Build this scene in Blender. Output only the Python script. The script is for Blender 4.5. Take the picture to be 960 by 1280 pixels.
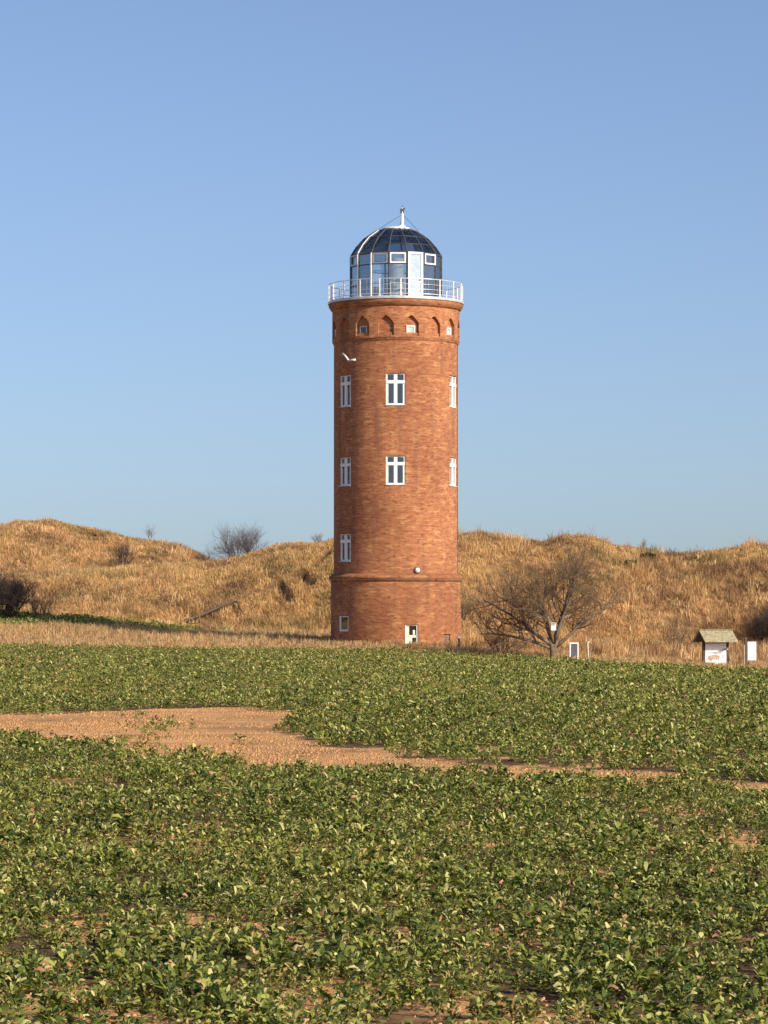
import bpy, bmesh, math
import numpy as np
from mathutils import Vector, Matrix, Quaternion
R = math.radians
PI = math.pi
sc = bpy.context.scene
COL = sc.collection
for o in list(bpy.data.objects):
    bpy.data.objects.remove(o)

# ------------------------------------------------------------------ camera, sky, sun
cam_d = bpy.data.cameras.new('camera')
cam = bpy.data.objects.new('camera', cam_d); COL.objects.link(cam)
cam.location = (0, 0, 1.7)
cam.rotation_euler = (R(90 + 1.865), 0, 0)
cam_d.sensor_fit = 'HORIZONTAL'; cam_d.sensor_width = 36.0; cam_d.lens = 144.0
cam_d.clip_start = 0.5; cam_d.clip_end = 9000
sc.camera = cam
sc.render.resolution_x = 768; sc.render.resolution_y = 1024

SUN_EL, SUN_AZ = 31.0, 49.0            # azimuth: degrees to the right of the line tower -> camera
sv = Vector((math.sin(R(SUN_AZ)) * math.cos(R(SUN_EL)), -math.cos(R(SUN_AZ)) * math.cos(R(SUN_EL)), math.sin(R(SUN_EL))))
w = bpy.data.worlds.new('World'); sc.world = w; w.use_nodes = True
wt = w.node_tree
bg = wt.nodes['Background']
sky = wt.nodes.new('ShaderNodeTexSky'); sky.sky_type = 'NISHITA'
sky.sun_disc = False; sky.sun_elevation = R(SUN_EL); sky.sun_rotation = R(180 - SUN_AZ)
sky.altitude = 0; sky.air_density = 0.8; sky.dust_density = 1.8; sky.ozone_density = 2.6
stc = wt.nodes.new('ShaderNodeTexCoord'); smp = wt.nodes.new('ShaderNodeMapping'); smp.inputs['Location'].default_value = (0, 0, .03)
wt.links.new(stc.outputs['Generated'], smp.inputs[0]); wt.links.new(smp.outputs[0], sky.inputs[0])
sti = wt.nodes.new('ShaderNodeMix'); sti.data_type = 'RGBA'; sti.blend_type = 'MULTIPLY'; sti.inputs[0].default_value = 1; sti.inputs[7].default_value = (1.0, .985, 1.03, 1)
wt.links.new(sky.outputs[0], sti.inputs[6]); wt.links.new(sti.outputs[2], bg.inputs[0]); bg.inputs[1].default_value = 0.120
ld = bpy.data.lights.new('sun', 'SUN'); ld.energy = 5.0; ld.angle = R(0.5); ld.color = (1.0, 0.87, 0.70)
lo = bpy.data.objects.new('sun', ld); COL.objects.link(lo)
lo.rotation_euler = sv.to_track_quat('Z', 'Y').to_euler()
lo.location = (60, -40, 60)
vs = sc.view_settings
vs.view_transform = 'Standard'; vs.look = 'None'; vs.gamma = 1.0; vs.exposure = 0.32
vs.use_curve_mapping = False

# ------------------------------------------------------------------ helpers
rng = np.random.default_rng(7)

def _hash(ix, iy, seed):
    n = (ix.astype(np.int64) * 374761393 + iy.astype(np.int64) * 668265263 + seed * 1442695041) & 0x7fffffff
    n = ((n ^ (n >> 13)) * 1274126177) & 0x7fffffff
    n = (n ^ (n >> 16)) & 0xffff
    return n / 65535.0

def vnoise(x, y, s=0):
    x = np.asarray(x, float); y = np.asarray(y, float)
    ix = np.floor(x); iy = np.floor(y); fx = x - ix; fy = y - iy
    fx = fx * fx * (3 - 2 * fx); fy = fy * fy * (3 - 2 * fy)
    a = _hash(ix, iy, s); b = _hash(ix + 1, iy, s); c = _hash(ix, iy + 1, s); d = _hash(ix + 1, iy + 1, s)
    return (a * (1 - fx) + b * fx) * (1 - fy) + (c * (1 - fx) + d * fx) * fy

def fbm(x, y, s=0, o=4):
    t = 0; a = 0.5; n = 0
    for k in range(o):
        t = t + a * vnoise(x * 2 ** k, y * 2 ** k, s + k * 17); n += a; a *= 0.5
    return t / n

def sstep(a, b, v):
    t = np.clip((v - a) / (b - a), 0, 1)
    return t * t * (3 - 2 * t)

# ---- terrain height, metres (x right, y away from the camera)
def P(x, pts):
    return np.interp(x, [p[0] for p in pts], [p[1] for p in pts])
G160 = [(-40, .1), (-25, -.05), (-20, -.15), (0, -.45), (8.5, -.85), (20, -1.45), (30, -1.6), (60, -1.8)]
G170 = [(-40, .8), (-22, .45), (-12, .1), (-4, 0), (4.5, -.08), (8.5, -.5), (20, -1.08), (30, -1.3), (60, -1.5)]
G192 = [(-60, 2.0), (-26, 1.6), (-18, 1.2), (-12, .45), (-5, .2), (5, -.2), (20, -.7), (30, -.9), (60, -1.2)]
FR = [(-80, 1), (-45, 3.2), (-30, 4.1), (-24, 4.35), (-20.4, 4.65), (-16.9, 4.9), (-13.3, 5.15), (-11.1, 5.3), (-7.4, 6.6), (-3.8, 6.85),
      (0, 7.0), (4.8, 6.95), (6.25, 7.0), (8.3, 6.85), (10.4, 6.55), (12, 6.98), (13.5, 6.8), (15.6, 6.25), (18.5, 5.8),
      (19.8, 5.8), (21.9, 6.0), (23.4, 6.2), (25, 6.3), (30, 6.0), (45, 4.6), (80, 1)]
BK = [(-90, 1), (-45, 6.0), (-35, 7.8), (-29.8, 8.55), (-28.5, 8.85), (-26, 9.1), (-24.2, 8.7), (-22.3, 8.2), (-19.8, 7.65), (-17.4, 7.45),
      (-14.9, 6.8), (-12.6, 5.8), (-10, 4.9), (-4, 4.5), (10, 4), (60, 2)]
SCARS = [  # worn, trodden lines on the front rampart: x0,y0,x1,y1,width,depth
    (-7.9, 199.6, -6.84, 200.5, .24, .35), (-6.84, 200.5, -6.1, 198.3, .28, .45),
    (-6.0, 201.2, -5.4, 202.3, .24, .35), (-5.43, 202.4, -4.8, 200.5, .28, .45),
    (-4.6, 203.3, -3.3, 205.7, .24, .45)]
def seg_d(x, y, s):
    ax, ay, bx, by = s[:4]
    L = (bx - ax) ** 2 + (by - ay) ** 2
    t = np.clip(((x - ax) * (bx - ax) + (y - ay) * (by - ay)) / L, 0, 1)
    return np.hypot(x - ax - t * (bx - ax), y - ay - t * (by - ay))

def H(x, y):
    x = np.asarray(x, float); y = np.asarray(y, float)
    g0 = np.zeros_like(x)
    a = P(x, G160); b = P(x, G170); c = P(x, G192)
    t1 = sstep(50, 165, y); t2 = np.clip((y - 160) / 10, 0, 1); t3 = np.clip((y - 170) / 22, 0, 1)
    z = a * np.where(y < 160, sstep(50, 160, y), 1)
    z = z + (b - a) * t2 * (2 * t2 - t2 * t2) ** .5 * 1.0
    z = z + (c - b) * t3
    base = z
    yc = 200 + 10 * (1 - sstep(-5, 5, x))          # crest line of the front rampart
    yf = yc - 15 - 2 * vnoise(x / 9, 3.3, 4)
    t = (y - yf) / (yc - yf)
    up = np.where(t < 0, 0, np.where(t < 1, np.sin(np.clip(t, 0, 1) * PI / 2) ** 1.12, 1))
    dn = 1 - .80 * sstep(1.0, 1.6, t)
    fr = (P(x, FR) - base) * up * np.where(t > 1, dn, 1)
    yb = 238.0; tb = np.clip((y - 221) / (yb - 221), 0, 1)
    bk = (P(x, BK) - base) * np.sin(tb * PI / 2) ** 1.1 * (1 - sstep(240, 290, y))
    hill = np.maximum(fr, bk); hill = hill - .40 * sstep(2, 5, hill)
    amt = sstep(.1, 1.2, hill)
    n = (fbm(x / 4.2, y / 4.2, 11, 4) - .5) * .60 + (fbm(x / 1.6, y / 1.3, 31, 2) - .5) * .38
    z = base + hill * (1 - sstep(235, 330, y) * .97) + n * amt
    z = z + (fbm(x / 9, y / 9, 5, 2) - .5) * .10 * sstep(20, 60, y) * (1 - amt)
    z = z + (fbm(x / .7, y / .7, 9, 2) - .5) * .035
    for s in SCARS:
        z = z - s[5] * np.exp(-(seg_d(x, y, s) / s[4]) ** 2)
    # level pad under the tower
    d = np.hypot(x - .66, y - 170)
    z = z * sstep(3.6, 6.0, d) + (-.02) * (1 - sstep(3.6, 6.0, d))
    return z - 2.5 * sstep(300, 500, y) - 1.5 * sstep(100, 300, np.abs(x))

def edge_y(x):      # far border of the crop field
    return 160 + 2.5 * np.exp(-(x / 9) ** 2) - 1.6 * sstep(6, 20, x) + (vnoise(x / 2.3, 7.7, 3) - .5) * 1.2

# ---- bare soil in the field, outline in metres (x, y)
def inpoly(x, y, poly):
    r = np.zeros(np.shape(x), bool); n = len(poly); j = n - 1
    for i in range(n):
        xi, yi = poly[i]; xj, yj = poly[j]
        c = ((yi > y) != (yj > y)) & (x < (xj - xi) * (y - yi) / (yj - yi + 1e-12) + xi)
        r ^= c; j = i
    return r
BARE = [(-12.5, 50.0), (-6.4, 51.0), (-5.1, 51.6), (-3.9, 53.6), (-2.6, 54.4), (-2.35, 53.2), (-1.9, 51.8), (-1.40, 50.6), (-1.20, 49.0),
        (-1.45, 46.4), (-1.33, 43.0), (-1.05, 40.3), (-.30, 37.8), (.55, 35.4), (1.40, 33.9), (2.40, 32.9), (3.55, 31.0), (6.5, 28.0),
        (6.3, 26.4), (3.45, 28.8), (2.30, 30.2), (1.30, 31.2), (.52, 32.1), (-.25, 33.0), (-.9, 33.3), (-1.58, 33.6), (-2.5, 35.2),
        (-3.7, 38.2), (-4.55, 40.5), (-4.9, 40.9), (-6.5, 39.0), (-12, 37.0)]
def bare(x, y):
    j1 = (vnoise(x * 1.7, y * .8, 41) - .5) * .5 + (vnoise(x * 6, y * 3, 45) - .5) * .25; j2 = (vnoise(x * 1.7, y * .8, 43) - .5) * .7
    return inpoly(x + j1, y + j2, BARE)

def props(o, label=None, cat=None, group=None, kind=None):
    if label: o['label'] = label
    if cat: o['category'] = cat
    if group: o['group'] = group
    if kind: o['kind'] = kind
    return o
def empty(name, loc=(0, 0, 0), rz=0):
    o = bpy.data.objects.new(name, None); COL.objects.link(o)
    o.location = loc; o.rotation_euler = (0, 0, rz); return o
def link(name, me, mat, parent=None):
    o = bpy.data.objects.new(name, me); COL.objects.link(o)
    if mat is not None: me.materials.append(mat)
    if parent is not None: o.parent = parent
    return o

def mesh_np(name, V, F, col=None, smooth=False):
    """V (n,3), F (m,4) int quads, col (n,3) colour per vertex"""
    me = bpy.data.meshes.new(name)
    V = np.ascontiguousarray(V, dtype=np.float32); F = np.ascontiguousarray(F, dtype=np.int32)
    k = F.shape[1]
    me.vertices.add(len(V)); me.vertices.foreach_set('co', V.ravel())
    me.loops.add(F.size); me.loops.foreach_set('vertex_index', F.ravel())
    me.polygons.add(len(F)); me.polygons.foreach_set('loop_start', np.arange(0, F.size, k, dtype=np.int32))
    if smooth: me.polygons.foreach_set('use_smooth', np.ones(len(F), bool))
    me.update(calc_edges=True)
    if col is not None:
        a = me.color_attributes.new('tint', 'FLOAT_COLOR', 'POINT')
        c = np.ones((len(V), 4), np.float32); c[:, :3] = col
        a.data.foreach_set('color', c.ravel())
    return me

class MB:                                   # boxes, tubes, lathes gathered in ONE mesh
    def __init__(s): s.v = []; s.f = []; s.sm = False
    def add(s, vs_, fs):
        b = len(s.v); s.v += [tuple(v) for v in vs_]; s.f += [tuple(b + i for i in f) for f in fs]
    def box(s, c, d, M=None):
        x, y, z = [q / 2 for q in d]
        vs_ = [Vector((c[0] + i * x, c[1] + j * y, c[2] + k * z)) for k in (-1, 1) for j in (-1, 1) for i in (-1, 1)]
        if M is not None: vs_ = [M @ v for v in vs_]
        s.add(vs_, [(0, 2, 3, 1), (4, 5, 7, 6), (0, 1, 5, 4), (2, 6, 7, 3), (0, 4, 6, 2), (1, 3, 7, 5)])
    def tube(s, pts, rad, n=6, cap=True):
        pts = [Vector(p) for p in pts]
        if not hasattr(rad, '__len__'): rad = [rad] * len(pts)
        rings = []; up = None
        for i, p in enumerate(pts):
            d = (pts[min(i + 1, len(pts) - 1)] - pts[max(i - 1, 0)]).normalized()
            if up is None:
                up = d.orthogonal().normalized()
            up = (up - d * up.dot(d)); up = up.normalized() if up.length > 1e-5 else d.orthogonal().normalized()
            q = d.cross(up)
            rings.append([p + (up * math.cos(a) + q * math.sin(a)) * rad[i] for a in [2 * PI * k / n for k in range(n)]])
        fs = []
        for i in range(len(pts) - 1):
            for k in range(n):
                fs.append((i * n + k, i * n + (k + 1) % n, (i + 1) * n + (k + 1) % n, (i + 1) * n + k))
        if cap:
            fs.append(tuple(range(n))[::-1]); fs.append(tuple((len(pts) - 1) * n + k for k in range(n)))
        s.add([v for r in rings for v in r], fs)
    def lathe(s, prof, n=96, a0=0, M=None):
        vs_ = []; fs = []
        for (r, z) in prof:
            for k in range(n):
                a = a0 + 2 * PI * k / n; vs_.append(Vector((r * math.cos(a), r * math.sin(a), z)))
        if M is not None: vs_ = [M @ v for v in vs_]
        for i in range(len(prof) - 1):
            for k in range(n):
                fs.append((i * n + k, i * n + (k + 1) % n, (i + 1) * n + (k + 1) % n, (i + 1) * n + k))
        s.add(vs_, fs)
    def build(s, name, mat, parent=None, smooth=False, uvcyl=None, bevel=0):
        me = bpy.data.meshes.new(name); me.from_pydata(s.v, [], s.f); me.validate(); me.update()
        if smooth:
            for p in me.polygons: p.use_smooth = True
        if uvcyl:
            cyl_uv(me, uvcyl)
        o = link(name, me, mat, parent)
        if bevel:
            m = o.modifiers.new('bevel', 'BEVEL'); m.width = bevel; m.segments = 2; m.limit_method = 'ANGLE'
        return o
def cyl_uv(me, rad):
    uv = me.uv_layers.new(name='UVMap')
    for p in me.polygons:
        c = p.center; ac = math.atan2(c.y, c.x)
        for li in p.loop_indices:
            v = me.vertices[me.loops[li].vertex_index].co
            a = math.atan2(v.y, v.x)
            while a - ac > PI: a -= 2 * PI
            while a - ac < -PI: a += 2 * PI
            rr = math.hypot(v.x, v.y)
            n = p.normal
            off = (rad - rr)
            uv.data[li].uv = (a * rad + (off if abs(n.z) < .7 and abs(n.x * math.cos(a) + n.y * math.sin(a)) < .5 else 0), v.z + (off if abs(n.z) > .7 else 0))

# ------------------------------------------------------------------ materials
def new_mat(name):
    m = bpy.data.materials.new(name); m.use_nodes = True
    nt = m.node_tree; b = nt.nodes['Principled BSDF']
    return m, nt, b
def mix_rgb(nt, fac, a, b, mode='MIX'):
    n = nt.nodes.new('ShaderNodeMix'); n.data_type = 'RGBA'; n.blend_type = mode
    for i, v in ((0, fac), (6, a), (7, b)):
        if hasattr(v, 'is_output') or hasattr(v, 'links'): nt.links.new(v, n.inputs[i])
        else: n.inputs[i].default_value = v if i == 0 else (*v, 1)
    return n.outputs[2]
def noise(nt, scale, detail=4, vec=None, rough=.55):
    n = nt.nodes.new('ShaderNodeTexNoise'); n.inputs['Scale'].default_value = scale
    n.inputs['Detail'].default_value = detail; n.inputs['Roughness'].default_value = rough
    if vec is not None: nt.links.new(vec, n.inputs['Vector'])
    return n.outputs['Fac']
def ramp(nt, src, a, b):
    n = nt.nodes.new('ShaderNodeMapRange'); nt.links.new(src, n.inputs[0])
    n.inputs[1].default_value = a; n.inputs[2].default_value = b; n.interpolation_type = 'SMOOTHSTEP'
    return n.outputs[0]
def bump(nt, b, src, strength, dist):
    n = nt.nodes.new('ShaderNodeBump'); n.inputs['Strength'].default_value = strength; n.inputs['Distance'].default_value = dist
    nt.links.new(src, n.inputs['Height']); nt.links.new(n.outputs[0], b.inputs['Normal'])
def mapping(nt, out, scale):
    n = nt.nodes.new('ShaderNodeMapping'); n.inputs['Scale'].default_value = scale
    nt.links.new(out, n.inputs[0]); return n.outputs[0]
def coord(nt, which='Object'):
    return nt.nodes.new('ShaderNodeTexCoord').outputs[which]

def simple(name, col, rough=.6, metal=0, var=.12, scale=6, bmp=0):
    m, nt, b = new_mat(name)
    c = coord(nt); f = noise(nt, scale, 5, c)
    lo_ = tuple(v * (1 - var) for v in col); hi = tuple(min(1, v * (1 + var)) for v in col)
    nt.links.new(mix_rgb(nt, ramp(nt, f, .3, .7), lo_, hi), b.inputs['Base Color'])
    b.inputs['Roughness'].default_value = rough; b.inputs['Metallic'].default_value = metal
    if bmp: bump(nt, b, noise(nt, scale * 5, 4, c), .5, bmp)
    return m

def brick_mat(name, tone=1.0, red=0.0):
    m, nt, b = new_mat(name)
    uv = coord(nt, 'UV')
    br = nt.nodes.new('ShaderNodeTexBrick'); nt.links.new(uv, br.inputs['Vector'])
    br.inputs['Scale'].default_value = 1.0; br.inputs['Brick Width'].default_value = .26; br.inputs['Row Height'].default_value = .083
    br.inputs['Mortar Size'].default_value = .007; br.inputs['Mortar Smooth'].default_value = .3; br.inputs['Bias'].default_value = -.1
    t = tone
    br.inputs['Color1'].default_value = (.48 * t, .195 * t, (.084 - .005 * red) * t, 1)
    br.inputs['Color2'].default_value = (.33 * t, .105 * t, .045 * t, 1)
    br.inputs['Mortar'].default_value = (.52 * t, .34 * t, .21 * t, 1)
    # coarse runs of paler, sandier bricks and dark, fired-hard ones
    n1 = noise(nt, 1.0, 5, mapping(nt, uv, (1.5, 4.0, 1)), .7)
    n2 = noise(nt, 1.0, 3, mapping(nt, uv, (.35, .25, 1)), .5)
    n3 = noise(nt, 1.0, 4, mapping(nt, uv, (3.2, 9.0, 1)), .6)
    c = mix_rgb(nt, ramp(nt, n1, .50, .66), br.outputs[0], (.62 * t, .325 * t, .140 * t))
    c = mix_rgb(nt, ramp(nt, n3, .55, .68), c, (.24 * t, .080 * t, .038 * t))
    c = mix_rgb(nt, ramp(nt, n2, .35, .7), c, mix_rgb(nt, 1.0, c, (.74, .70, .72), 'MULTIPLY'))
    # rain streaks of grime
    n4 = noise(nt, 1.0, 3, mapping(nt, uv, (1.6, .14, 1)), .5)
    gf = nt.nodes.new('ShaderNodeMath'); gf.operation = 'MULTIPLY'; gf.inputs[1].default_value = .45
    nt.links.new(ramp(nt, n4, .52, .75), gf.inputs[0])
    c = mix_rgb(nt, gf.outputs[0], c, (.13, .075, .055))
    nt.links.new(c, b.inputs['Base Color'])
    b.inputs['Roughness'].default_value = .88
    b.inputs['Specular IOR Level'].default_value = .25
    sm = nt.nodes.new('ShaderNodeMath'); sm.operation = 'ADD'
    iv = nt.nodes.new('ShaderNodeMath'); iv.operation = 'MULTIPLY'; iv.inputs[1].default_value = -1
    nt.links.new(br.outputs['Fac'], iv.inputs[0]); nt.links.new(iv.outputs[0], sm.inputs[0]); nt.links.new(n3, sm.inputs[1])
    bump(nt, b, sm.outputs[0], .8, .02)
    return m

def foliage_mat(name, rough=.6, transl=.3, gain=(1, 1, 1)):
    m, nt, b = new_mat(name)
    a = nt.nodes.new('ShaderNodeAttribute'); a.attribute_name = 'tint'
    nt.links.new(a.outputs['Color'], b.inputs['Base Color']); b.inputs['Roughness'].default_value = rough
    b.inputs['Specular IOR Level'].default_value = .15
    tr = nt.nodes.new('ShaderNodeBsdfTranslucent')
    nt.links.new(mix_rgb(nt, 1.0, a.outputs['Color'], gain, 'MULTIPLY'), tr.inputs[0])
    mx = nt.nodes.new('ShaderNodeMixShader'); mx.inputs[0].default_value = transl
    nt.links.new(b.outputs[0], mx.inputs[1]); nt.links.new(tr.outputs[0], mx.inputs[2])
    nt.links.new(mx.outputs[0], nt.nodes['Material Output'].inputs[0])
    return m

def ground_mat(name):
    m, nt, b = new_mat(name)
    a = nt.nodes.new('ShaderNodeAttribute'); a.attribute_name = 'tint'
    c = coord(nt)
    f = noise(nt, 9, 6, c, .7)
    g = noise(nt, 1.6, 4, c)
    k = mix_rgb(nt, ramp(nt, f, .25, .75), mix_rgb(nt, 1.0, a.outputs['Color'], (.70, .64, .58), 'MULTIPLY'), mix_rgb(nt, 1.0, a.outputs['Color'], (1.15, 1.12, 1.1), 'MULTIPLY'))
    k = mix_rgb(nt, ramp(nt, g, .3, .8), k, mix_rgb(nt, 1.0, k, (.90, .88, .86), 'MULTIPLY'))
    nt.links.new(k, b.inputs['Base Color']); b.inputs['Roughness'].default_value = .95
    b.inputs['Specular IOR Level'].default_value = .1
    bump(nt, b, f, .8, .04)
    return m

def glass_mat(name, tint, gloss=.25, rough=.02, gcol=(.95, .97, 1)):
    m, nt, b = new_mat(name); nt.nodes.remove(b)
    t = nt.nodes.new('ShaderNodeBsdfTransparent'); t.inputs[0].default_value = (*tint, 1)
    g = nt.nodes.new('ShaderNodeBsdfGlossy'); g.inputs['Roughness'].default_value = rough; g.inputs[0].default_value = (*gcol, 1)
    lw = nt.nodes.new('ShaderNodeLayerWeight'); lw.inputs[0].default_value = .35
    ad = nt.nodes.new('ShaderNodeMath'); ad.operation = 'MULTIPLY_ADD'; ad.inputs[1].default_value = .8; ad.inputs[2].default_value = gloss; ad.use_clamp = True
    nt.links.new(lw.outputs['Fresnel'], ad.inputs[0])
    mx = nt.nodes.new('ShaderNodeMixShader'); nt.links.new(ad.outputs[0], mx.inputs[0])
    nt.links.new(t.outputs[0], mx.inputs[1]); nt.links.new(g.outputs[0], mx.inputs[2])
    nt.links.new(mx.outputs[0], nt.nodes['Material Output'].inputs[0])
    return m

M_brick = brick_mat('brick', .92)
M_brick2 = brick_mat('brick_plinth', .90, 1)
M_trim = brick_mat('brick_moulding', .8, 1)
M_white = simple('white_paint', (.78, .77, .74), .5, 0, .06, 4)
M_fasc = simple('zinc_fascia', (.52, .53, .53), .45, .3, .15, 3)
M_dark = simple('dark_metal', (.07, .072, .08), .5, .3, .2, 5)
M_grey = simple('grey_metal', (.42, .43, .44), .4, .5, .15, 5)
M_rail = simple('galvanised_rail', (.62, .63, .64), .4, .3, .1, 5)
M_pane = glass_mat('window_glass', (.22, .25, .28), .10)
M_glass = glass_mat('lantern_glass', (.80, .85, .87), .09, .02)
M_dome = glass_mat('dome_glass', (.42, .46, .52), .06, .05, (.8, .86, .95))
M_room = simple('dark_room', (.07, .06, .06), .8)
M_wood = simple('weathered_wood', (.27, .235, .145), .85, 0, .35, 9, .01)
M_post = simple('dark_wood', (.085, .055, .038), .85, 0, .3, 7, .01)
M_bark = simple('bark', (.15, .11, .075), .9, 0, .35, 5, .02)
M_crop = foliage_mat('crop_leaves', .7, .16, (1.1, 1.2, .6))
M_grass = foliage_mat('dry_grass', .75, .35, (1.05, 1.0, .85))
M_soil = ground_mat('soil')

# ------------------------------------------------------------------ ground sheets
def axis(fine0, fine1, step, far):
    a = list(np.arange(fine0, fine1 + 1e-6, step)); d = step; p = fine1
    while p < far: d *= 1.35; p += d; a.append(p)
    d = step; p = fine0; L = []
    while p > -far: d *= 1.35; p -= d; L.append(p)
    return np.array(L[::-1] + a)
xs = axis(-38, 38, .25, 3200); ys = axis(6, 244, .25, 3200)
XX, YY = np.meshgrid(xs, ys)
ZZ = H(XX, YY)
n_x = len(xs)
ii, jj = np.meshgrid(np.arange(len(ys) - 1), np.arange(n_x - 1), indexing='ij')
cx = (xs[jj] + xs[jj + 1]) / 2; cy = (ys[ii] + ys[ii + 1]) / 2
quads = np.stack([ii * n_x + jj, ii * n_x + jj + 1, (ii + 1) * n_x + jj + 1, (ii + 1) * n_x + jj], -1)
is_field = cy < edge_y(cx)
yc_ = 200 + 10 * (1 - sstep(-5, 5, cx))
is_hill = (~is_field) & (cy > yc_ - 17) & (cy < 300) & (np.abs(cx) < 90)
is_verge = (~is_field) & (~is_hill)
V = np.stack([XX.ravel(), YY.ravel(), ZZ.ravel()], -1)
X_, Y_ = V[:, 0], V[:, 1]
soilc = np.array([.62, .365, .170]); shaded_soil = np.array([.13, .085, .05]); straw = np.array([.44, .28, .13]); brown = np.array([.22, .13, .065])
nb = fbm(X_ / 3, Y_ / 3, 71, 3)[:, None]
bm_ = bare(X_, Y_)[:, None]
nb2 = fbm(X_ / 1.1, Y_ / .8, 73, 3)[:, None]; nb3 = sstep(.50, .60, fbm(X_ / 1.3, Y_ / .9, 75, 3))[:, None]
fieldc = np.where(bm_, soilc * (.80 + .9 * (nb2 - .5)), shaded_soil * (1 - nb3) + soilc * .9 * nb3)  # shade between the crop plants is put into the soil colour
hillc = straw * (1 - nb) + brown * nb
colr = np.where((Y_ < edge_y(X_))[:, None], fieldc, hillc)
for s in SCARS:
    k = np.exp(-(seg_d(X_, Y_, s) / (s[4] * 1.5)) ** 2)[:, None]
    colr = colr * (1 - k) + np.array([.05, .03, .018]) * k
def sub_mesh(name, mask):
    q = quads[mask]; u, inv = np.unique(q, return_inverse=True)
    me = mesh_np(name, V[u], inv.reshape(q.shape), colr[u], True)
    return props(link(name, me, M_soil), kind='structure')
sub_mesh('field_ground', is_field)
sub_mesh('verge_ground', is_verge)
sub_mesh('hills', is_hill)

# ------------------------------------------------------------------ brick tower
TX, TY = .66, 170.0
tower = empty('tower', (TX, TY, 0))
props(tower, 'tall round red brick tower with a dark glass dome, white windows and a railed gallery', 'tower')
def A(phi):                # azimuth: 0 faces the camera, positive to the right -> polar angle
    return R(-90 + phi)
def wall(name, r, z0, z1, openings, mat, ring=384):
    """cylindrical brick wall; openings = (phi, half_width_m, zb, ztop(offset_m), depth)"""
    ths = set(2 * PI * k / ring - PI for k in range(ring))
    ops = []
    for (ph, hw, zb, zt, dep) in openings:
        a = A(ph); h = hw / r
        a = (a + PI) % (2 * PI) - PI
        ths = {t for t in ths if not (abs(t - a) < h + .002)}
        m = 14 if callable(zt) else 4
        for k in range(m + 1): ths.add(a - h + 2 * h * k / m)
        ops.append((a, h, zb, zt, dep))
    th = sorted(ths); mb = MB()
    def pt(t, z, rr=r): return (rr * math.cos(t), rr * math.sin(t), z)
    for i, t0 in enumerate(th):
        t1 = th[(i + 1) % len(th)]
        if i == len(th) - 1: t1 += 2 * PI
        tm = (t0 + t1) / 2
        cols = sorted([o for o in ops if abs(tm - o[0]) < o[1]], key=lambda o: o[2])
        lo0 = lo1 = z0
        for (a, h, zb, zt, dep) in cols:
            za0 = zt((t0 - a) * r) if callable(zt) else zt
            za1 = zt((t1 - a) * r) if callable(zt) else zt
            mb.add([pt(t0, lo0), pt(t1, lo1), pt(t1, zb), pt(t0, zb)], [(0, 1, 2, 3)])
            ri = r - dep
            mb.add([pt(t0, zb), pt(t1, zb), pt(t1, zb, ri), pt(t0, zb, ri)], [(0, 1, 2, 3)])
            mb.add([pt(t0, za0, ri), pt(t1, za1, ri), pt(t1, za1), pt(t0, za0)], [(0, 1, 2, 3)])
            mb.add([pt(t0, zb, ri), pt(t1, zb, ri), pt(t1, za1, ri), pt(t0, za0, ri)], [(0, 1, 2, 3)])
            if abs(t0 - (a - h)) < 1e-6:
                mb.add([pt(t0, zb), pt(t0, zb, ri), pt(t0, za0, ri), pt(t0, za0)], [(0, 1, 2, 3)])
            if abs(t1 - (a + h)) < 1e-6:
                mb.add([pt(t1, zb, ri), pt(t1, zb), pt(t1, za1), pt(t1, za1, ri)], [(0, 1, 2, 3)])
            lo0, lo1 = za0, za1
        mb.add([pt(t0, lo0), pt(t1, lo1), pt(t1, z1), pt(t0, z1)], [(0, 1, 2, 3)])
    return mb.build(name, mat, tower, uvcyl=r)

RP, RS, RA = 3.60, 3.44, 3.53
WIN = [(ph, zb, zt) for (zb, zt) in ((12.93, 14.68), (8.6, 10.18)) for ph in (-55, -.5, 68)] + [(-55, 4.46, 5.98)]
wall('shaft', RS, 3.5, 16.9, [(ph, .54, zb, zt, .26) for (ph, zb, zt) in WIN] + [(86, .3, 7.2, 7.75, .2)], M_brick)
BW = [(13.6, .36, -.05, 1.02, .24), (-53.5, .46, .62, 1.50, .24), (50.6, .29, -.05, .50, .16)]
wall('plinth', RP, -1.2, 3.45, BW, M_brick2)
NA = [13.5 + 22.5 * k for k in range(16)]
def arch(u, hw=.43):
    q = min(1, abs(u) / hw)
    return 17.42 + .42 * (1 - q ** 1.35)
wall('arcade', RA, 16.62, 18.5, [(ph, .43, 16.74, arch, .17) for ph in NA], M_brick)
# mouldings
mb = MB(); mb.lathe([(RS - .1, 3.80), (RS + .03, 3.80), (3.60, 3.70), (3.70, 3.66), (3.73, 3.58), (3.70, 3.50), (3.63, 3.44), (3.615, 3.36), (3.5, 3.36)], 160)
mb.build('string_course', M_trim, tower, True, uvcyl=3.6)
mb = MB(); mb.lathe([(RS - .05, 16.50), (RS + .04, 16.50), (RA - .02, 16.60), (RA + .008, 16.62), (RA + .008, 16.70), (RA - .1, 16.70)], 160)
mb.build('string_course', M_trim, tower, uvcyl=3.5)
mb = MB(); mb.lathe([(RA - .1, 18.34), (RA + .02, 18.34), (3.62, 18.42), (3.68, 18.50), (3.73, 18.60), (3.73, 18.70), (3.4, 18.70)], 160)
mb.build('cornice', M_trim, tower, True, uvcyl=3.6)
mb = MB(); mb.lathe([(.01, 18.72), (3.76, 18.72), (3.78, 18.74), (3.78, 18.86), (3.76, 18.88), (.01, 18.88)], 160)
mb.build('gallery_deck', M_fasc, tower)

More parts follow.
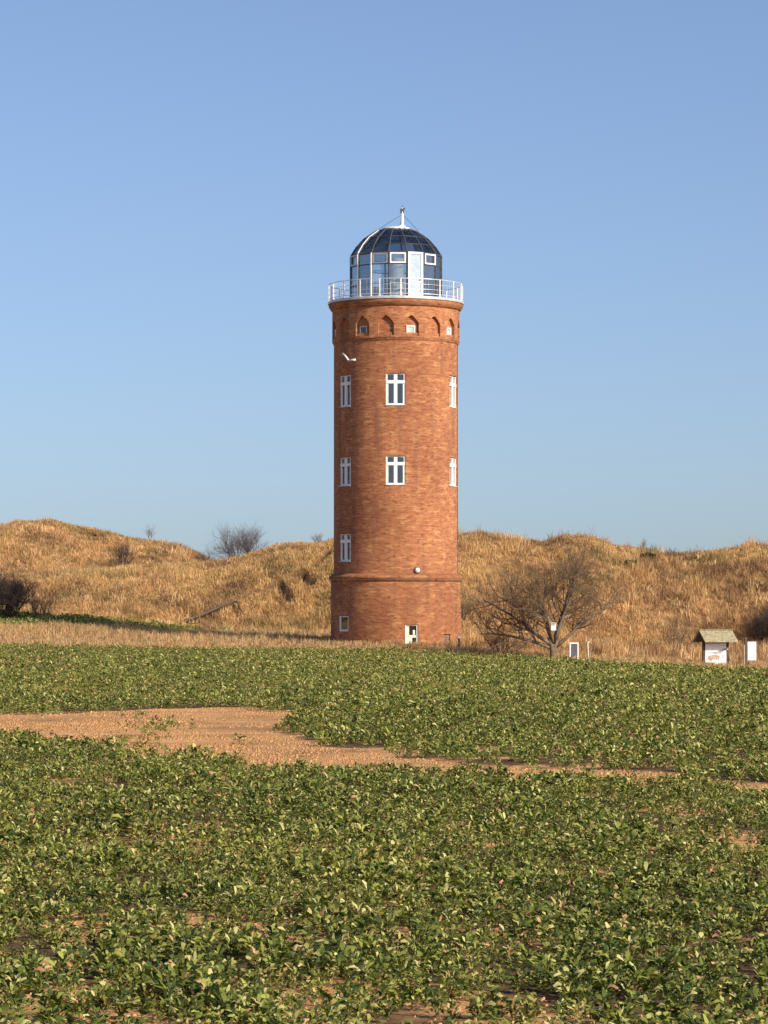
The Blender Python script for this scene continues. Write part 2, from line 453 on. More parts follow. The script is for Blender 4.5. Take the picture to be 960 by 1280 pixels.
def frameM(ph, r, z=0):
    a = A(ph)
    M = Matrix.Translation((r * math.cos(a), r * math.sin(a), z)) @ Matrix.Rotation(a + PI / 2, 4, 'Z')
    return M        # local x along the wall (right as seen from outside), -y outwards, z up
def window(ph, zb, zt, hw, r, split=True, bold=.085, mat=None, panes=True):
    M = frameM(ph, r); h = zt - zb; mb = MB(); t = bold; D = .09
    wd = hw - .015
    mb.box((-wd + t / 2, 0, zb + h / 2), (t, D, h - .02), M); mb.box((wd - t / 2, 0, zb + h / 2), (t, D, h - .02), M)
    mb.box((0, -.004, zb + .02 + t / 2), (2 * wd - .002, D, t), M); mb.box((0, -.004, zt - .02 - t * .3), (2 * wd - .002, D, t * .6), M)
    if split:
        mb.box((0, -.02, zb + h / 2), (.19, D, h - .05), M)
        mb.box((0, -.026, zb + h * .73), (2 * wd - .01, D, .17), M)
        for s in (-1, 1):        # casement sashes
            mb.box((s * (wd - t - .02), -.008, zb + h * .36), (.05, D, h * .62), M)
    f = mb.build('window', mat or M_white, tower)
    p = MB(); p.box((0, .03, zb + h / 2), (2 * wd - .02, .012, h - .06), M)
    p.build('pane', M_pane, f)
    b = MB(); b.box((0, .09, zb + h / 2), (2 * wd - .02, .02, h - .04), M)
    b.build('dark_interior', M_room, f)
    s = MB(); s.box((0, -.09, zb + .005), (2 * hw - .01, .14, .03), M)
    if split: s.build('sill', M_fasc, f)
    return f
for (ph, zb, zt) in WIN:
    window(ph, zb, zt, .54, RS - .14)
window(86, 7.2, 7.75, .3, RS - .12, False, .06)
window(-53.5, .62, 1.50, .46, RP - .12, False, .10)
f = window(13.6, -.05, 1.02, .36, RP - .12, False, .06)
mb = MB(); M = frameM(13.6, RP - .135)
mb.box((-.20, 0, .70), (.16, .02, .56), M); mb.box((.15, 0, .55), (.12, .02, .35), M); mb.box((0, -.004, .38), (.5, .02, .14), M); mb.box((-.12, 0, .16), (.34, .02, .34), M)
mb.build('curtain', simple('pale_curtain', (.62, .66, .50), .8, 0, .3, 9), f)
mb = MB(); M = frameM(50.6, RP - .10); mb.box((0, 0, .22), (.56, .04, .52), M); mb.box((0, -.03, .22), (.06, .03, .5), M); mb.box((.2, -.035, .24), (.04, .03, .08), M)
mb.build('hatch', simple('rusty_wood', (.20, .13, .085), .8, 0, .3, 8), tower)
# arcade windows in every other niche
for k, ph in enumerate(NA):
    if k % 2 == 0 and (ph < 110 or ph > 250):
        M = frameM(ph, RA - .165); mb = MB()
        mb.box((-.20, 0, 17.02), (.07, .10, .52), M); mb.box((.20, 0, 17.02), (.07, .10, .52), M)
        mb.box((0, -.003, 16.80), (.47, .10, .07), M); mb.box((0, -.003, 17.26), (.47, .10, .07), M)
        f = mb.build('window', M_white if ph != 328.5 else M_grey, tower)
        p = MB(); p.box((0, .01, 17.03), (.35, .02, .42), M); p.build('pane', simple('frosted_pane', (.42, .50, .46) if ph != 328.5 else (.12, .12, .12), .25, 0, .2, 8), f)
# bulkhead lamp and bracket
mb = MB(); M = frameM(19.2, RS) @ Matrix.Rotation(R(90), 4, 'X')
mb.lathe([(.01, -.01), (.19, -.01), (.19, .05), (.15, .07)], 20, 0, M); lamp = mb.build('wall_lamp', M_dark, tower)
lamp.location.z = 3.96
mb = MB(); mb.lathe([(.14, .05), (.14, .11), (.11, .16), (.06, .19), (.005, .20)], 20, 0, M); mb.build('lamp_globe', M_white, lamp, True)
mb = MB(); M = frameM(-43, RS)
mb.tube([M @ Vector(p) for p in ((-.70, -.10, 15.86), (-.35, -.22, 15.66), (-.05, -.30, 15.42))], [.04, .05, .05], 8)
mb.tube([M @ Vector(p) for p in ((-.05, -.30, 15.42), (.45, -.32, 15.43))], [.05, .065], 8)
mb.tube([M @ Vector(p) for p in ((-.1, .05, 15.46), (-.1, -.28, 15.46))], .03, 6)
mb.build('bracket_arm', M_white, tower, True)
mb = MB()   # lightning conductor cable down the shaft
for ph in (79,):
    a = A(ph); mb.tube([((RS + .03) * math.cos(a), (RS + .03) * math.sin(a), z) for z in (3.85, 8, 12, 16.48)], .014, 5)
mb.build('downpipe', M_dark, tower)

# gallery railing
RR = 3.70
rail = None
mb = MB()
def ringtube(mb, r, z, rad, n=128):
    pts = [(r * math.cos(2 * PI * k / n), r * math.sin(2 * PI * k / n), z) for k in range(n + 1)]
    mb.tube(pts, rad, 6, False)
ringtube(mb, RR, 19.82, .022); ringtube(mb, RR, 19.00, .02)
for k in range(120):
    a = 2 * PI * (k + .5) / 120
    if k % 5: mb.tube([(RR * math.cos(a), RR * math.sin(a), 19.0), (RR * math.cos(a), RR * math.sin(a), 19.80)], .006, 4, False)
rail = mb.build('railing', M_rail, tower)
mb = MB(); ringtube(mb, RR, 19.52, .010); ringtube(mb, RR, 19.25, .010)
mb.build('railing_wire', M_rail, rail)
for k in range(20):
    ph = 4 + 18 * k
    if 110 < ph % 360 < 250 and k % 2: pass
    M = frameM(ph, RR + .01); mb = MB(); mb.box((0, 0, 19.36), (.055, .05, .94), M); mb.box((0, 0, 18.90), (.14, .12, .03), M)
    mb.build('post', M_white, rail)

# lantern room
RL = 2.55; ZL0, ZL1 = 18.88, 21.38
VA = [A(13.5 + 22.5 * k) for k in range(16)]
lant = MB()
for k, a in enumerate(VA):
    lant.tube([(RL * math.cos(a), RL * math.sin(a), ZL0), (RL * math.cos(a), RL * math.sin(a), ZL1)], .05, 6)
n = 16
for (z, rad) in ((ZL0 + .05, .06), (ZL1, .055), (ZL1 - .62, .03), (ZL0 + .80, .03)):
    pts = [(RL * math.cos(VA[k % 16]), RL * math.sin(VA[k % 16]), z) for k in range(17)]
    for i in range(16): lant.tube([pts[i], pts[i + 1]], rad, 6)
lfr = lant.build('lantern_frame', M_dark, tower)
mb = MB()
for a in (VA[13], VA[14]):      # white strips paint the sun's glint on the dark mullions
    mb.tube([(RL * 1.022 * math.cos(a), RL * 1.022 * math.sin(a), ZL0), (RL * 1.022 * math.cos(a), RL * 1.022 * math.sin(a), ZL1)], .04, 6)
mb.build('glint_rib', M_white, lfr)
def panel_pts(k, z0, z1, inset, out=0):
    a0, a1 = VA[k % 16], VA[(k + 1) % 16]
    p0 = Vector((RL * math.cos(a0), RL * math.sin(a0), 0)); p1 = Vector((RL * math.cos(a1), RL * math.sin(a1), 0))
    d = (p1 - p0); L = d.length; d.normalize(); nrm = Vector((d.y, -d.x, 0))
    return p0 + nrm * out, d, nrm, L
for k in range(16):
    p0, d, nrm, L = panel_pts(k, 0, 0, 0)
    M = Matrix(((d.x, -nrm.x, 0, p0.x), (d.y, -nrm.y, 0, p0.y), (0, 0, 1, 0), (0, 0, 0, 1)))
    g = MB(); g.box((L / 2, .01, (ZL0 + ZL1) / 2), (L - .09, .012, ZL1 - ZL0 - .1), M)
    g.build('glass_panel', M_glass, lfr)
    def fr(x0, x1, z0, z1, t, mat, nm):
        q = MB()
        q.box((x0 + t / 2, -.05, (z0 + z1) / 2), (t, .06, z1 - z0), M); q.box((x1 - t / 2, -.05, (z0 + z1) / 2), (t, .06, z1 - z0), M)
        q.box(((x0 + x1) / 2, -.052, z0 + t / 2), (x1 - x0 - .002, .06, t), M); q.box(((x0 + x1) / 2, -.052, z1 - t / 2), (x1 - x0 - .002, .06, t), M)
        return q.build(nm, mat, lfr)
    if k == 0:      # white door
        fd = fr(.05, L - .05, ZL0 + .02, ZL1 + .03, .11, M_white, 'door')
        for (c_, d_, nm) in (((L / 2, -.056, ZL0 + .88), (L - .2, .05, .07), 'door_rail'), ((L / 2, -.056, ZL0 + .20), (L - .2, .05, .18), 'door_rail'), ((L - .2, -.10, ZL0 + 1.05), (.03, .05, .2), 'handle')):
            q = MB(); q.box(c_, d_, M); q.build(nm, M_white, fd)
        q = MB(); q.box((L / 2, -.03, (ZL0 + ZL1) / 2), (L - .2, .01, ZL1 - ZL0 - .15), M); q.build('reflection_pane', simple('reflection_pale_blue', (.34, .43, .53), .2), fd)  # opaque pale panel paints the bright reflection in the door glass
    elif k in (15, 1, 14, 12):
        fr(.06, L - .06, ZL1 - .60, ZL1 - .02, .075, M_white if k in (15, 1) else M_grey, 'transom_window')
        if k == 15: fr(.06, L - .06, ZL0 + .10, ZL0 + .85, .05, M_grey, 'lower_sash')
# dome
DP = [(2.55, 21.42), (2.24, 21.90), (1.82, 22.36), (1.16, 22.80), (.72, 22.93)]
mb = MB(); mb.lathe([(r * .99, z) for r, z in DP], 16, VA[0]); mb.build('dome_glass', M_dome, lfr)
mb = MB()
for a in VA: mb.tube([(r * math.cos(a), r * math.sin(a), z) for r, z in DP], .035, 6)
for (r, z) in DP[1:4]:
    for i in range(16):
        mb.tube([(r * math.cos(VA[i]), r * math.sin(VA[i]), z), (r * math.cos(VA[(i + 1) % 16]), r * math.sin(VA[(i + 1) % 16]), z)], .022, 5)
mb.build('dome_ribs', M_dark, lfr)
mb = MB(); a = VA[14 - 1]; mb.tube([(r * 1.015 * math.cos(a), r * 1.015 * math.sin(a), z) for r, z in DP[:4]], .035, 6)  # sun glint on this dome rib, painted as a white strip
mb.build('glint_rib', M_white, lfr)
mb = MB(); mb.lathe([(.005, 22.90), (.74, 22.90), (.78, 22.94), (.76, 23.0), (.30, 23.04), (.005, 23.05)], 24)
cap = mb.build('crown_plate', M_white, tower, True)
# rooftop mast
mx0 = .36
mb = MB(); mb.tube([(mx0, 0, 22.98), (mx0, 0, 23.75), (mx0, 0, 24.15)], [.085, .075, .05], 10); mb.box((mx0, 0, 23.08), (.34, .3, .1))
mast = mb.build('mast', M_white, tower)
mb = MB(); mb.box((mx0 - .02, 0, 23.96), (.20, .12, .26)); mb.box((mx0 + .07, 0, 24.1), (.16, .08, .07)); mb.tube([(mx0, 0, 24.1), (mx0, 0, 24.28)], .02, 6)
mb.build('instrument', M_dark, mast)
for (dx, dy) in ((-1.25, -.3), (1.15, -.3), (0, 1.2)):
    mb = MB(); mb.tube([(mx0, 0, 23.78), (mx0 * .3 + dx, dy, 22.80)], .013, 5); mb.build('stay_wire', M_dark, mast)
# inside of the lantern
mb = MB(); mb.lathe([(.01, 18.9), (.42, 18.9), (.42, 21.3), (.01, 21.3)], 20); core = mb.build('stair_core', simple('core_paint', (.55, .56, .57), .7), lfr)
mb = MB()
for (x, y, sx, sz) in ((-1.1, -.5, .5, .75), (.9, -.9, .45, .8), (-.3, -1.5, .7, .7), (1.3, .6, .5, 1.0)):
    mb = MB(); mb.box((x, y, 18.9 + sz), (sx, .35, .05)); mb.box((x, y, 18.89 + sz / 2), (sx * .8, .3, sz))
    mb.build('display_table', M_rail, lfr)

# ------------------------------------------------------------------ bare trees and shrubs
def grow(rs, root, stems, spec, up=.15, gnarl=.22):
    """spec = list per level: (length, radius, children, spread_deg, start_fraction). Returns tubes by level"""
    out = []
    def rec(p, d, lv, L, r):
        nseg = 5 if lv < 2 else 3
        pts = [p]; rad = [r]; dirs = [d]
        for i in range(nseg):
            j = Vector(rs.normal(0, gnarl, 3)); d = (d + j + Vector((0, 0, up))).normalized()
            p = p + d * (L / nseg); pts.append(p); rad.append(r * (1 - .72 * (i + 1) / nseg)); dirs.append(d)
        out.append((lv, pts, rad))
        if lv + 1 < len(spec):
            l2, r2, nc, sp, st = spec[lv + 1]
            for c in range(nc):
                t = st + (1 - st) * (c + rs.random()) / nc
                f = t * nseg; i = min(int(f), nseg - 1); q = pts[i].lerp(pts[i + 1], f - i)
                dd = dirs[min(i + 1, nseg)]
                ax = dd.orthogonal().normalized(); ax.rotate(Quaternion(dd, rs.random() * 2 * PI))
                nd = dd.copy(); nd.rotate(Quaternion(ax, R(sp * (.7 + .6 * rs.random()))))
                rr = rad[i] * (1 - (f - i)) + rad[i + 1] * (f - i)
                rec(q, nd, lv + 1, l2 * (.6 + .7 * rs.random()) * (1.15 - .45 * t), min(rr * .75, r2))
    for (off, d) in stems:
        rec(root + Vector(off), Vector(d).normalized(), 0, spec[0][0] * (.8 + .35 * rs.random()), spec[0][1])
    return out
def tubes(out, sel):
    mb = MB()
    for lv, pts, rad in out:
        if sel(lv): mb.tube(pts, rad, 7 if lv == 0 else (5 if lv == 1 else 3), lv < 1)
    return mb
def shrub(name, x, y, label, cat, seed, h, wid, nst=9, mat=None, group=None, twigs=(5, 5, 4), dens=1.0, tilt=.8, base=.035):
    rs = np.random.default_rng(seed); z = float(H(x, y)) - .05
    t = empty(name, (x, y, z)); props(t, label, cat, group)
    st = []
    for k in range(nst):
        a = rs.random() * 2 * PI; q = (wid / h) * tilt * rs.random() ** .6
        st.append(((math.cos(a) * wid * .12, math.sin(a) * wid * .12, 0), (math.cos(a) * q, math.sin(a) * q, 1)))
    spec = [(h * .72, base, 0, 0, 0), (h * .42, base * .55, twigs[0], 42, .25), (h * .27, base * .35, twigs[1], 40, .2), (h * .17, base * .25, twigs[2], 38, .15)]
    o = grow(rs, Vector((0, 0, 0)), st, spec, .12, .2)
    tubes(o, lambda l: l == 0).build('stems', mat or M_bark, t, True)
    tubes(o, lambda l: l > 0).build('twigs', M_twig if mat is None else mat, t, True)
    return t
M_twig = simple('twigs', (.20, .13, .068), .85, 0, .3, 3)
M_twigd = simple('dark_twigs', (.055, .040, .032), .9, 0, .3, 3)
M_twigp = simple('grey_violet_twigs', (.13, .10, .10), .9, 0, .3, 3)

# the wide bare tree by the field
tx, ty = 8.85, 160.8
tz = float(H(tx, ty))
rs = np.random.default_rng(23)
tree = empty('bare_tree', (tx, ty, tz - .05)); props(tree, 'wide leafless tree with a short forked trunk at the field edge right of the tower', 'tree')
limbs = [((-.05, 0, .9), (-.78, -.1, .80)), ((.10, .02, 1.0), (.20, .1, 1.0)), ((0, .05, 1.05), (-.28, .3, 1.1)), ((.12, 0, .8), (.75, .2, .55)),
         ((-.08, 0, .75), (-1.1, .2, .50)), ((.0, -.05, 1.0), (-.35, -.3, 1.2)), ((.06, -.05, 1.0), (.50, -.3, .9)), ((-.08, .05, .9), (-.95, .35, .62)), ((.05, .1, 1.0), (.3, .5, 1.0))]
tree.scale = (.95, .95, .97)
spec = [(4.3, .11, 0, 0, 0), (2.3, .045, 10, 48, .18), (1.25, .019, 8, 44, .10), (.72, .011, 7, 40, .1)]
o = grow(rs, Vector((0, 0, 0)), limbs, spec, .09, .17)
tr = MB(); tr.tube([(.02, 0, -.15), (0, 0, .1), (-.02, 0, .5), (-.09, 0, 1.0), (-.22, 0, 1.35)], [.28, .20, .17, .15, .12], 10)
tr.tube([(.02, 0, .3), (.06, 0, .7), (.16, 0, 1.15)], [.14, .14, .12], 9)
tr.build('trunk', M_bark, tree, True)
tubes(o, lambda l: l <= 1).build('limbs', M_bark, tree, True)
tubes(o, lambda l: l > 1).build('twigs', M_twig, tree, True)
nb_ = MB(); nb_.box((0, 0, 0), (.26, .16, .40)); nb_.tube([(0, .05, -.1), (0, .62, -.18)], .02, 5); nb_.box((0, -.03, .19), (.30, .26, .03)); nb = nb_.build('nest_box', M_white)
nb.location = (tx - .02, ty - .75, tz + 1.80); props(nb, 'small white box fixed to the trunk of the wide bare tree', 'nest box')
hol = MB(); M = Matrix.Translation((0, -.082, .05)) @ Matrix.Rotation(R(90), 4, 'X'); hol.lathe([(.001, .004), (.03, .004), (.03, 0)], 12, 0, M); hol.build('entrance_hole', M_dark, nb)

shrub('bare_shrub', 6.2, 163.5, 'low dense brown shrub under the left side of the wide bare tree', 'shrub', 3, 1.7, 2.2, 12)
shrub('bare_shrub', -9.85, 212.3, 'round grey leafless bush on the saddle of the ridge, larger of the pair there', 'shrub', 5, 3.25, 2.7, 15, M_twigp, dens=2, twigs=(6, 6, 5), base=.042)
shrub('bare_shrub', -12.1, 213.0, 'small thin leafless bush left of the round grey bush on the saddle', 'shrub', 6, 2.3, 1.2, 5, M_twigp)
shrub('bare_shrub', -19.4, 228.0, 'dark leafless thorn shrub on the left hillside, just under the crest', 'shrub', 8, 2.7, 1.9, 7, M_twigd, tilt=.7)
shrub('bare_shrub', -23.2, 186.5, 'big dark thicket cut by the left border of the picture', 'shrub', 9, 3.1, 3.6, 26, M_twigd, twigs=(7, 7, 5), base=.05)
shrub('bare_shrub', -20.9, 188.0, 'lower brown shrub just right of the big dark thicket', 'shrub', 19, 1.8, 1.6, 10)
shrub('bare_shrub', 23.6, 185.0, 'dark thicket cut by the right border, above the narrow white sign', 'shrub', 10, 2.9, 3.6, 24, M_twigd, twigs=(7, 6, 5))
shrub('bare_shrub', 17.0, 178.5, 'slender brown sapling clump left of the roofed information board', 'shrub', 12, 2.6, 1.2, 6, tilt=.5)
shrub('bare_shrub', 19.6, 184.0, 'broad brown brushwood on the slope behind the roofed information board', 'shrub', 14, 2.2, 3.4, 12)
shrub('bare_shrub', -4.55, 210.5, 'tiny leafless sprout on the ridge just left of the tower', 'shrub', 21, 1.0, .6, 3)
shrub('bare_shrub', -18.1, 238.0, 'thin upright twig on the crest right of the thorn shrub', 'shrub', 22, 1.5, .4, 2)
shrub('bare_shrub', 16.9, 200.5, 'thin twig on the crest right of the highest dune on the right', 'shrub', 24, .9, .4, 2)
shrub('bare_shrub', 4.6, 186.5, 'brown scrub at the foot of the slope just right of the tower', 'shrub', 25, 1.6, 2.0, 9)

# dead branch lying diagonally up the slope left of the tower
bp = [(-12.75, 194.7), (-12.2, 195.4), (-11.3, 196.4), (-10.4, 197.4), (-9.75, 198.0), (-9.45, 198.0), (-9.25, 197.1), (-8.95, 196.3)]
bx0, by0 = bp[0]; bz0 = float(H(bx0, by0))
br_ = empty('dead_branch', (bx0, by0, bz0)); props(br_, 'long dark dead branch lying diagonally up the slope left of the tower', 'branch')
bw = [Vector((x - bx0, y - by0, float(H(x, y)) - bz0 + .42)) for x, y in bp]
mb = MB(); mb.tube(bw, [.11, .11, .10, .09, .08, .075, .06, .03], 7); mb.build('stem', M_post, br_, True)
mb = MB(); mb.tube([bw[4], bw[4] + Vector((.15, -.2, -.25)), bw[6] + Vector((-.25, 0, -.1))], [.05, .045, .02], 5); mb.build('side_branch', M_post, br_, True)
mb = MB(); mb.tube([bw[0] + Vector((.1, 0, 0)), bw[0] + Vector((.5, -.1, -.15)), bw[0] + Vector((1.0, -.2, -.1))], [.05, .045, .02], 5); mb.build('side_branch', M_post, br_, True)

def evergreen(x, y, label, r, seed):
    rs = np.random.default_rng(seed); z = float(H(x, y)); N = 500
    t = empty('low_bush', (x, y, z)); props(t, label, 'bush')
    p = rs.normal(0, 1, (N, 3)); p /= np.linalg.norm(p, axis=1)[:, None]; p *= (rs.random(N) ** .4)[:, None]
    p *= np.array([r * 1.6, r, r * .6]); p[:, 2] = np.abs(p[:, 2]) + .1
    a = rs.normal(0, .09, (N, 3)); b = rs.normal(0, .06, (N, 3))
    V = np.stack([p - a, p + b, p + a, p - b], 1).reshape(-1, 3); F = np.arange(N * 4).reshape(-1, 4)
    c = np.repeat(np.array([.07, .10, .035]) * (.6 + .9 * rs.random((N, 1))), 4, 0)
    link('foliage', mesh_np('foliage', V, F, c), M_crop, t)
    mb = MB()
    for k in range(4): mb.tube([(0, 0, -.1), (rs.normal(0, r * .5), rs.normal(0, r * .3), r * .4)], [.02, .01], 4)
    mb.build('stems', M_bark, t)
evergreen(16.9, 196.2, 'dark green low bush on the right slope, the higher of two', .26, 31)
evergreen(15.6, 194.2, 'long flat green bush lower left of the dark green one on the right slope', .24, 32)

# ------------------------------------------------------------------ information boards
def roofed_board():
    x, y = 17.75, 164.6; z = float(H(x, y)) - .08
    t = empty('information_board', (x, y, z), R(22)); props(t, 'roofed wooden information board with a white picture panel at the field edge', 'information board')
    for sx in (-.72, .72):
        mb = MB(); mb.box((sx, 0, .70), (.13, .13, 1.6)); mb.build('post', M_post, t, bevel=.01)
    mb = MB(); mb.box((0, .02, .70), (1.30, .05, 1.22)); mb.box((0, -.01, 1.36), (1.5, .08, .09)); bd = mb.build('backboard', M_post, t, bevel=.006)
    mb = MB(); mb.box((0, -.025, .70), (1.26, .02, 1.16)); pn = mb.build('panel', M_white, bd)
    m, nt, b = new_mat('panorama_print')
    c = coord(nt); sx_ = nt.nodes.new('ShaderNodeSeparateXYZ'); nt.links.new(c, sx_.inputs[0])
    f = noise(nt, 2.6, 5, c); g = noise(nt, 9, 5, c)
    k = mix_rgb(nt, ramp(nt, f, .42, .6), (.50, .50, .49), (.20, .21, .23))
    k = mix_rgb(nt, ramp(nt, g, .52, .62), k, (.42, .30, .22))
    nt.links.new(k, b.inputs['Base Color']); b.inputs['Roughness'].default_value = .6
    def flat(pts, nm, mat):
        mb = MB(); n = len(pts); y0, y1 = -.037, -.044
        mb.add([(px_, y0, pz) for px_, pz in pts] + [(px_, y1, pz) for px_, pz in pts], [tuple(range(n, 2 * n))] + [(i, (i + 1) % n, n + (i + 1) % n, n + i) for i in range(n)])
        return mb.build(nm, mat, bd)
    flat([(-.58, .86), (-.3, .80), (0, .83), (.28, .92), (.58, 1.02), (.58, .92), (.3, .74), (.05, .68), (-.2, .74), (-.58, .78)], 'picture', m)
    flat([(-.52, .42), (.18, .40), (.26, .62), (-.1, .68), (-.50, .60)], 'picture', simple('brown_print', (.36, .25, .18), .7, 0, .3, 12))
    flat([(-.44, .36), (-.28, .30), (-.22, .42), (-.36, .44)], 'picture', simple('grey_print', (.30, .30, .34), .7, 0, .2, 12))
    flat([(.34, .5), (.50, .48), (.50, .70), (.38, .68)], 'picture', simple('pink_print', (.62, .44, .38), .7, 0, .2, 12))
    mb = MB(); mb.box((.66, -.08, .98), (.10, .04, .12)); mb.build('notice', M_white, bd)
    # gable roof, ridge along x
    L, D, hr, z0 = 2.0, .70, .62, 1.36
    for s in (-1, 1):
        mb = MB(); n = 5
        for i in range(n):      # overlapping boards
            f0, f1 = i / n, (i + 1) / n
            y0_, y1_ = s * D * (1 - f0) , s * D * (1 - f1); za, zb = z0 + hr * f0, z0 + hr * f1
            o_ = .022
            mb.add([(-L / 2, y0_, za + o_), (L / 2, y0_, za + o_), (L / 2, y1_, zb), (-L / 2, y1_, zb),
                    (-L / 2, y0_, za - .02), (L / 2, y0_, za - .02), (L / 2, y1_, zb - .03), (-L / 2, y1_, zb - .03)],
                   [(0, 1, 2, 3), (7, 6, 5, 4), (0, 4, 5, 1), (2, 6, 7, 3), (0, 3, 7, 4), (1, 5, 6, 2)])
        mb.build('roof', M_wood, t)
    mb = MB(); mb.box((0, 0, z0 + hr + .015), (L + .02, .12, .035)); mb.build('ridge_cap', M_wood, t)
    for sx in (-L / 2 + .14, L / 2 - .14):
        mb = MB(); mb.add([(sx, -D * .9, z0 + .02), (sx, D * .9, z0 + .02), (sx, 0, z0 + hr - .06), (sx + .04, -D * .9, z0 + .02), (sx + .04, D * .9, z0 + .02), (sx + .04, 0, z0 + hr - .06)],
               [(0, 1, 2), (5, 4, 3), (0, 3, 4, 1), (1, 4, 5, 2), (2, 5, 3, 0)])
        mb.build('gable', M_post, t)
roofed_board()
def post_sign(x, y):
    z = float(H(x, y)) - .04
    t = empty('sign', (x, y, z), R(12)); props(t, 'narrow white panel on a dark timber post beside the roofed board', 'sign')
    mb = MB(); mb.box((-.24, 0, .78), (.14, .14, 1.75)); mb.build('post', M_post, t, bevel=.012)
    mb = MB(); mb.box((-.335, -.02, .60), (.035, .10, 1.3)); mb.build('post_trim', simple('pale_wood', (.50, .42, .30), .8, 0, .2, 8), t)
    mb = MB(); mb.box((.10, -.03, .92), (.48, .035, .98)); p = mb.build('panel', M_white, t, bevel=.008)
    mb = MB(); mb.box((.10, .005, .92), (.50, .025, 1.0)); mb.build('frame', M_grey, t)
post_sign(19.55, 164.3)
def small_board(x, y):
    z = float(H(x, y)) - .04
    t = empty('notice_board', (x, y, z), R(10)); props(t, 'small white framed notice board with a dark panel right of the tree trunk', 'notice board')
    for sx in (-.27, .27):
        mb = MB(); mb.box((sx, 0, .50), (.08, .08, 1.15)); mb.build('post', M_white, t, bevel=.01)
    mb = MB(); mb.box((0, -.004, 1.04), (.50, .07, .07)); mb.build('frame', M_white, t); mb = MB(); mb.box((0, -.004, .20), (.50, .07, .07)); mb.build('frame', M_white, t)
    mb = MB(); mb.box((0, .0, .62), (.44, .03, .78)); mb.build('panel', simple('dark_print', (.07, .065, .10), .5, 0, .4, 7), t)
small_board(10.0, 161.9); bpy.data.objects['notice_board'].scale = (.78, 1, .95)
z = float(H(10.75, 162.0))
mb = MB(); mb.tube([(0, 0, -.2), (0, 0, .55), (-.03, 0, .95), (.03, 0, 1.1)], [.05, .05, .045, .04], 8)
o = mb.build('marker_post', simple('pale_wood_post', (.50, .45, .36), .8), None, True); o.location = (10.75, 162.0, z); props(o, 'thin pale post just right of the small framed notice board', 'post')
x, y = 4.05, 165.9; z = float(H(x, y))
t = empty('marker_post', (x, y, z)); props(t, 'short post with a pale cap at the right foot of the tower', 'post')
mb = MB(); mb.tube([(0, 0, -.2), (0, 0, .55)], .05, 8); mb.build('shaft', M_post, t)
mb = MB(); mb.lathe([(.005, .68), (.08, .66), (.13, .60), (.13, .55), (.005, .55)], 14); mb.build('cap', simple('pale_cap', (.62, .48, .42), .6), t, True)

# ------------------------------------------------------------------ vegetation (uncountable)
def blades(x, y, z, h, wid, col, lean, rs):
    """one two-segment blade per point"""
    n = len(x); a = rs.random(n) * 2 * PI; la = rs.random(n) * 2 * PI
    dx, dy = np.cos(a) * wid / 2, np.sin(a) * wid / 2
    lx, ly = np.cos(la) * lean * h, np.sin(la) * lean * h
    b = np.stack([x, y, z], -1)
    m = b + np.stack([lx * .3, ly * .3, h * .6], -1); t = b + np.stack([lx, ly, h * (1 - .25 * lean)], -1)
    d = np.stack([dx, dy, 0 * dx], -1)
    V = np.stack([b - d, b + d, m + d * .75, m - d * .75, t + d * .15, t - d * .15], 1).reshape(-1, 3)
    i = np.arange(n)[:, None] * 6
    F = np.concatenate([i + np.array([[0, 1, 2, 3]]), i + np.array([[3, 2, 4, 5]])])
    return V, F, np.repeat(col, 6, 0)

def grass_col(x, y, rs):
    n = len(x)
    g1 = fbm(x / 3.0, y / 4.0, 51, 4); g2 = fbm(x / .9, y / 1.2, 53, 2); r = rs.random(n)
    gold = np.array([.64, .435, .195]); tan = np.array([.58, .37, .175]); brn = np.array([.33, .20, .105]); red = np.array([.38, .20, .10]); olive = np.array([.27, .22, .09]); pale = np.array([.76, .56, .30])
    c = tan + (gold - tan) * sstep(.35, .6, g1)[:, None]
    k = sstep(.52, .66, fbm(x / 2.2, y / 2.6, 57, 4)); c = c + (brn - c) * (k * .9)[:, None]
    k = sstep(.60, .70, fbm(x / 3.4, y / 1.7, 59, 3)); c = c + (olive - c) * (k * .55)[:, None]
    k = sstep(14, 24, x) * sstep(.3, .5, g2) * (y < 196); c = c + (brn - c) * (k * .5)[:, None]
    low = (1 - sstep(176, 190, y)) * sstep(5, 9, x); c = c + (red - c) * (low * .45)[:, None]
    c = np.where((r < .12)[:, None], pale, c); c = np.where((r > .86)[:, None], c * .6, c)
    return c * (.75 + .5 * rs.random((n, 1)))

def scatter(x0, x1, y0, y1, dens, rs):
    n = int((x1 - x0) * (y1 - y0) * dens)
    return x0 + (x1 - x0) * rs.random(n), y0 + (y1 - y0) * rs.random(n)
def keep_ground(x, y):
    return np.hypot(x - TX, y - TY) > 3.75

def tufts(x, y, per, hgt, wid, lean, spread, rs, colf, hvar=True):
    """per blades round every tuft centre"""
    hh = hgt * (.45 + 1.1 * fbm(x / 2.2, y / 2.2, 61, 3)) * (.7 + .6 * rs.random(len(x)))
    bare_ = np.zeros(len(x))
    for s in SCARS: bare_ = np.maximum(bare_, np.exp(-(seg_d(x, y, s) / (s[4] * 1.1)) ** 2))
    ok = bare_ < .12; x, y, hh = x[ok], y[ok], hh[ok]
    c = colf(x, y, rs)
    x = np.repeat(x, per); y = np.repeat(y, per); hh = np.repeat(hh, per) * (.6 + .6 * rs.random(len(x)))
    c = np.repeat(c, per, 0) * (.85 + .3 * rs.random((len(x), 1)))
    x = x + rs.normal(0, spread, len(x)); y = y + rs.normal(0, spread, len(x))
    z = H(x, y) - .03
    return blades(x, y, z, hh, wid * (.7 + .6 * rs.random(len(x))), c, lean * rs.random(len(x)), rs)
